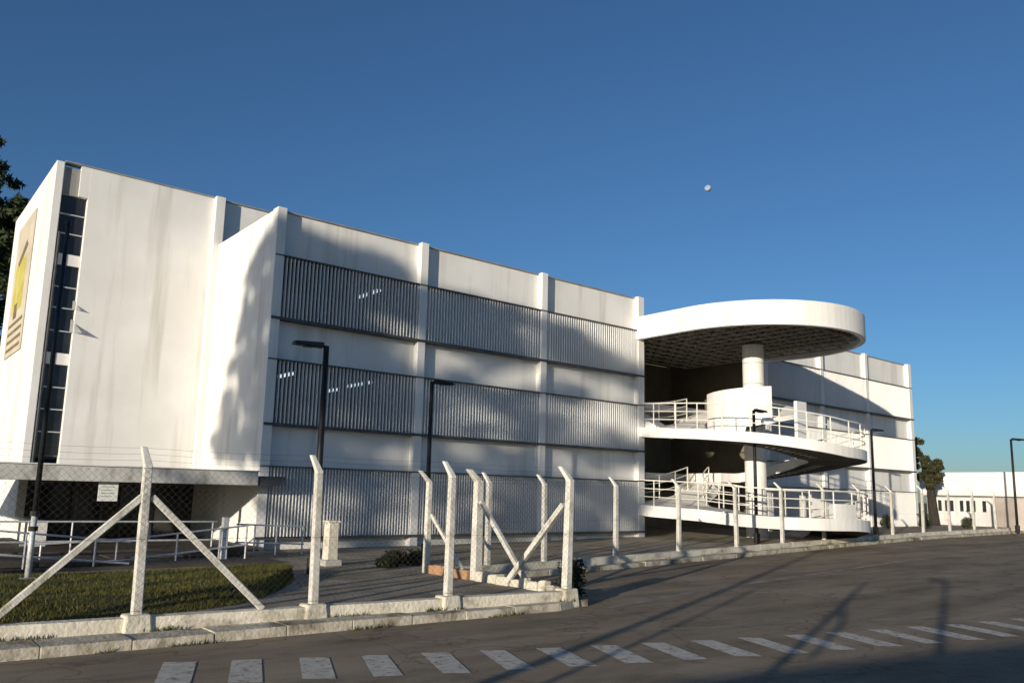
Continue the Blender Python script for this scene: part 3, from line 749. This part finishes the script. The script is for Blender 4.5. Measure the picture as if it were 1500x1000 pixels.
def tree(name, label, base, h, blobs, nleaf, size, seed, mat='leaf', tr=.22, lean=(0, 0), group=None):
    """blobs: (dx,dy,dz,r) relative to base; clumps scattered inside each"""
    g_ = random.Random(seed); root = empty(name, base); tag(root, label, 'tree', group)
    bx, by, bz = base; cl = []
    for (dx, dy, dz, r) in blobs:
        for _ in range(max(4, int(7*r))):
            while True:
                q = Vector((g_.uniform(-1, 1), g_.uniform(-1, 1), g_.uniform(-1, 1)))
                if q.length < 1: break
            q = q*r*.8; cl.append((bx+dx+q.x, by+dy+q.y, bz+dz+q.z*.85, g_.uniform(.28, .5)*max(.6, r*.55)))
    crown(cl, nleaf, size, seed).build('crown', M[mat], root)
    top = Vector((bx+lean[0], by+lean[1], bz+h*.8)); mid = Vector((bx+lean[0]*.4, by+lean[1]*.4+.1, bz+h*.4))
    t = MB().tube([(bx, by, bz-.2), (bx+.02, by, bz+.3), mid, top], [tr*1.35, tr, tr*.75, tr*.25], 9)
    for (dx, dy, dz, r) in blobs:
        s = Vector((bx, by, bz)).lerp(mid, .7+.3*g_.random()); e = Vector((bx+dx, by+dy, bz+dz)); mm = s.lerp(e, .5)+Vector((0, 0, .25))
        t.tube([s, mm, e], [tr*.45, tr*.3, tr*.1], 6)
    t.build('trunk', M['bark'], root, smooth=True)
    return root
tree('leafy_tree', 'tall dark tree rising behind the tower with the banner', (3.1, 45.5, 0), 17, [(0, 0, 13.5, 2.9), (1.2, .5, 11, 2.7), (-1.2, 0, 9, 3.0), (1.7, -.3, 8.2, 2.0), (.6, 0, 6.3, 2.2), (1.0, 0, 15.2, 1.8), (.6, 0, 16.9, 1.7), (1.2, 0, 12.8, 2.2), (.9, 0, 14.6, 1.9), (.2, 0, 17.9, 1.3)], 17000, .22, 5)
tree('bushy_tree', 'leafy tree with thick dark trunk beside the wing and the low annexe', (55, 23.9, .4), 5.5, [(0, .5, 4.9, .95), (0, .25, 4.1, 1.0), (0, -.15, 3.4, .75), (0, .9, 5.5, .7), (0, .6, 3.3, .9), (0, -.2, 2.9, .6)], 7500, .15, 9, 'leafr', .34)
tree('dark_shrub', 'small dark shrub at the foot of the fence corner post', (10.95, 11.5, .05), .9, [(0, 0, .35, .17), (.02, 0, .62, .15), (0, .05, .15, .17)], 1300, .05, 12, 'dleaf', .03)

tree('low_shrub', 'low dark shrub on the path beside the brick footed fence post', (10.5, 17.1, .2), .5, [(0, 0, .14, .22), (.45, .2, .16, .24), (-.4, -.1, .12, .2), (.9, .5, .14, .22)], 1600, .06, 14, 'dleaf', .03)
for (x, y, sz, lab) in ((44.5, 21.8, .5, 'small shrub at the foot of the wing beside the ramp end'), (48.3, 21.5, .6, 'round shrub near the outer corner of the wing'), (51.8, 20.6, .45, 'little bush between the wing corner and the fence')):
    tree('garden_shrub', lab, (x, y, zy(x)), sz*2, [(0, 0, sz*.7, sz*.7), (.3, .2, sz, sz*.5), (-.4, -.1, sz*.5, sz*.5)], 900, .07, int(x), 'leaf', .04)
wd = MB(); gw = np.random.default_rng(3)
for k in range(5200):
    if k < 1500: x = gw.uniform(-1, XC); y = kerb_front(x)-abs(gw.normal(0, .035)); z = zr(x); keep = math.sin(x*2.3)+math.sin(x*5.1+1) > .6
    elif k < 3000: x = gw.uniform(-1, XC); y = beam_front(x)-abs(gw.normal(0, .03)); z = .125; keep = math.sin(x*3.1+2)+math.sin(x*4.3) > .5
    else: x = gw.uniform(XC+.5, 45); y = far_line(x)-(.53 if k % 2 else .14)-abs(gw.normal(0, .03)); z = zr(x)+(0 if k % 2 else .12); keep = math.sin(x*1.3)+math.sin(x*2.9+1) > .4
    if not keep: continue
    h = gw.uniform(.02, .085); a_ = gw.uniform(0, 6.28); w = .007; lx_, ly_ = gw.normal(0, .03, 2)
    wd.add([(x-math.cos(a_)*w, y-math.sin(a_)*w, z-.005), (x+math.cos(a_)*w, y+math.sin(a_)*w, z-.005), (x+lx_, y+ly_, z+h)], [(0, 1, 2)])
tag(wd.build('weeds', M['grass'], kind='stuff'), 'thin weeds growing in the joints of kerb and low wall', 'weeds')

# unseen tree behind the photographer, crown shaped to set the facade shade
def at_su(s, u, z=0): p = SD*s+SN*u; return (p.x, p.y, z)
def rot_blobs(L): return [(SD.x*s+SN.x*u, SD.y*s+SN.y*u, z, r) for (s, u, z, r) in L]
def shade_tree():
    g_ = random.Random(4); te = math.tan(SUN_EL); S0 = -40.0
    zt = lambda u: float(np.interp(u, [11.2, 11.5, 12.1, 12.6, 13.15, 14.1, 14.8, 15.7, 16.1, 16.65, 17.46, 18.1, 18.8, 19.46, 19.95, 20.3, 20.7, 21.4, 21.6],
                                   [7.5, 7.6, 7.75, 8.1, 8.6, 9.1, 9.05, 9.1, 9.4, 9.9, 10.1, 10.2, 9.8, 9.1, 7.6, 6.5, 5.6, 4.2, 2.4]))
    holes = [(15.95, 6.75, .42, .55), (14.3, 6.3, .25, .5), (15.0, 4.9, .36, .5), (12.3, 5.2, .5, .45), (11.9, 2.95, .45, .35), (16.35, 3.3, .4, .3), (16.6, .7, 1.3, 1.5),
             (12.6, 6.6, .5, .3), (20.1, 5.2, .2, .8), (19.4, 4.0, .16, .7), (13.4, 3.3, .3, .25), (19.4, 1.5, 1.5, .9), (13.9, 7.75, .2, .25)]
    cl = []
    while len(cl) < 860:
        u = g_.uniform(11.2, 21.5) if g_.random() < .72 else g_.uniform(16.6, 20.2); z = g_.uniform(.2, 10.2); r = g_.choice((.18, .24, .3, .38, .48))
        if len(cl) > 760: u = g_.uniform(12.9, 16.2); z = g_.uniform(7.1, 9.2)
        if z+r*.45 > zt(u)+.1+.22*math.sin(u*7.3)*math.sin(u*3.1) or (u > 17.4 and z < 2.9): continue
        if any(((u-h[0])/(h[2]+r*.3))**2+((z-h[1])/(h[3]+r*.3))**2 < 1 for h in holes): continue
        if u > 17.75: sf = 9.3*SD.x+((u+9.3*SD.y)/SD.x)*SD.y
        else: sf = ((23*SD.x-u)/SD.y)*SD.x+23*SD.y
        s_ = S0+g_.gauss(0, 1.3); p = SD*s_+SN*u; cl.append((p.x, p.y, z+(sf-s_)*te, r))
    b = at_su(S0, 16.4); root = empty('street_tree', b); tag(root, 'big unseen tree behind the photographer, crown shaped to shade the facade', 'tree')
    crown(cl, 27000, .20, 8).build('crown', M['leaf'], root)
    t = MB().tube([(b[0], b[1], -.3), (b[0], b[1], 4), (b[0]+.1, b[1], 9), (b[0], b[1]+.2, 15.5)], [.42, .32, .25, .07], 10)
    for k in range(0, len(cl), 22):
        c = Vector(cl[k][:3]); st = Vector((b[0], b[1], max(5, min(13, c.z-3)))); t.tube([st, st.lerp(c, .5)+Vector((0, 0, .3)), c], [.11, .07, .03], 6)
    t.build('trunk', M['bark'], root, smooth=True)
shade_tree()

# poles, lamp and an added house behind the photographer (their shadows lie across the road)
def rpole(s, u, h, r, label, arm=None, fork=None):
    b = at_su(s, u, -.1); root = empty('utility_pole', b); tag(root, label, 'pole', 'poles behind the photographer')
    MB().tube([(b[0], b[1], -.2), (b[0], b[1], h)], [r, r*.6], 10).build('shaft', M['conc'], root, smooth=True)
    if arm:
        e = Vector((b[0], b[1], h))+SN*arm; MB().tube([(b[0], b[1], h-.05), e], .06, 8).build('lamp_arm', M['pole'], root)
        MB().box(e.x-.1, e.x+.1, e.y-.1, e.y+.1, e.z-.08, e.z+.05).build('lamp_head', M['pole'], root, bevel=.03)
    if fork:
        e = Vector((b[0], b[1], fork))-SN*.28; MB().tube([(b[0], b[1], fork+.35), e, (e.x, e.y, fork-.5)], .05, 8).build('side_bracket', M['pole'], root)
    return root
rpole(-8, 4.55, 6.2, .11, 'tall tapering utility pole behind the photographer')
rpole(-6.5, 4.0, 3.72, .06, 'short thin pole behind the photographer')
rpole(-5, 2.03, 3.95, .08, 'forked pole with side bracket behind the photographer', fork=2.9)
rpole(-5, .30, 4.25, .085, 'street light pole with a short arm behind the photographer', arm=.3)
hs = empty('shadow_house', at_su(-11, -4.5)); tag(hs, 'small unseen house with low tiled gable roof, added to shade the near road', 'house')  # house added out of view, roof slope set by the road shadow
hs.rotation_euler = (0, 0, SUN_HEAD)
def hbox(name, mat, par, *a): m = MB().box(*a); o = link(name, m.mesh(name, mat), par); return o
hw = hbox('wall', M['white2'], hs, -4, 3.9, -7.0, 7.0, -.2, 2.15)
ro = MB().add([(-4.3, -7.6, 2.28), (4.0, -7.6, 2.28), (4.0, 0, 3.92), (-4.3, 0, 3.92), (-4.3, 7.6, 2.28), (4.0, 7.6, 2.28), (-4.3, -7.6, 2.12), (4.0, -7.6, 2.12), (4.0, 7.6, 2.12), (-4.3, 7.6, 2.12)],
              [(0, 1, 2, 3), (3, 2, 5, 4), (7, 8, 5, 2, 1), (9, 6, 0, 3, 4), (6, 7, 1, 0), (8, 9, 4, 5), (6, 9, 8, 7)])
link('roof', ro.mesh('roof', M['roof']), hs)
hbox('door', M['frame'], hs, 3.9, 3.95, -.5, .5, 0, 2.05); 
for u in (-4, 3.5): w_ = hbox('window', M['frame'], hs, 3.9, 3.94, u-.7, u+.7, .9, 2.0); hbox('pane', M['dglass'], w_, 3.94, 3.95, u-.62, u+.62, .98, 1.92)

# ------------------------------------------------------------------ low annexe on the right
an = empty('low_annexe', (58, 21, 0)); tag(an, 'low white annexe with a row of narrow dark windows beyond the fence', 'building')
ZB = 2.53
box('wall', M['white'], an, 58.0, 58.3, 21.5, 25.6, .0, ZB)
box('wall', M['white2'], an, 58.0, 58.3, 9, 21.49, .0, ZB)
box('wall', M['white'], an, 58.31, 75, 25.3, 25.59, .0, ZB)
box('roof_fascia', M['white'], an, 57.65, 75, 8.5, 25.9, ZB+.002, 4.08, bevel=.03)
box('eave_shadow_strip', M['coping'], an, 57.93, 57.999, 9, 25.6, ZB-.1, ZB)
for y in (24.75, 24.3, 23.98, 23.35, 22.95, 22.6, 21.95):
    w_ = box('window', M['frame'], an, 57.97, 57.999, y-.11, y+.11, 1.5, 2.22); box('pane', M['dglass'], w_, 57.955, 57.969, y-.09, y+.09, 1.53, 2.19)
for y in (18.2, 14.6): box('shutter', M['door'], an, 57.96, 57.999, y, y+3.2, .3, ZB-.12)

# ------------------------------------------------------------------ moon
mv = Vector((.78455, .58880, .37840)).normalized()*2600
bm = bmesh.new(); bmesh.ops.create_icosphere(bm, subdivisions=3, radius=10.2)
me = bpy.data.meshes.new('moon'); bm.to_mesh(me); bm.free(); me.materials.append(M['moon'])
for p in me.polygons: p.use_smooth = True
mo = link('moon', me); mo.location = mv; tag(mo, 'small pale daytime moon in the blue sky', 'moon')
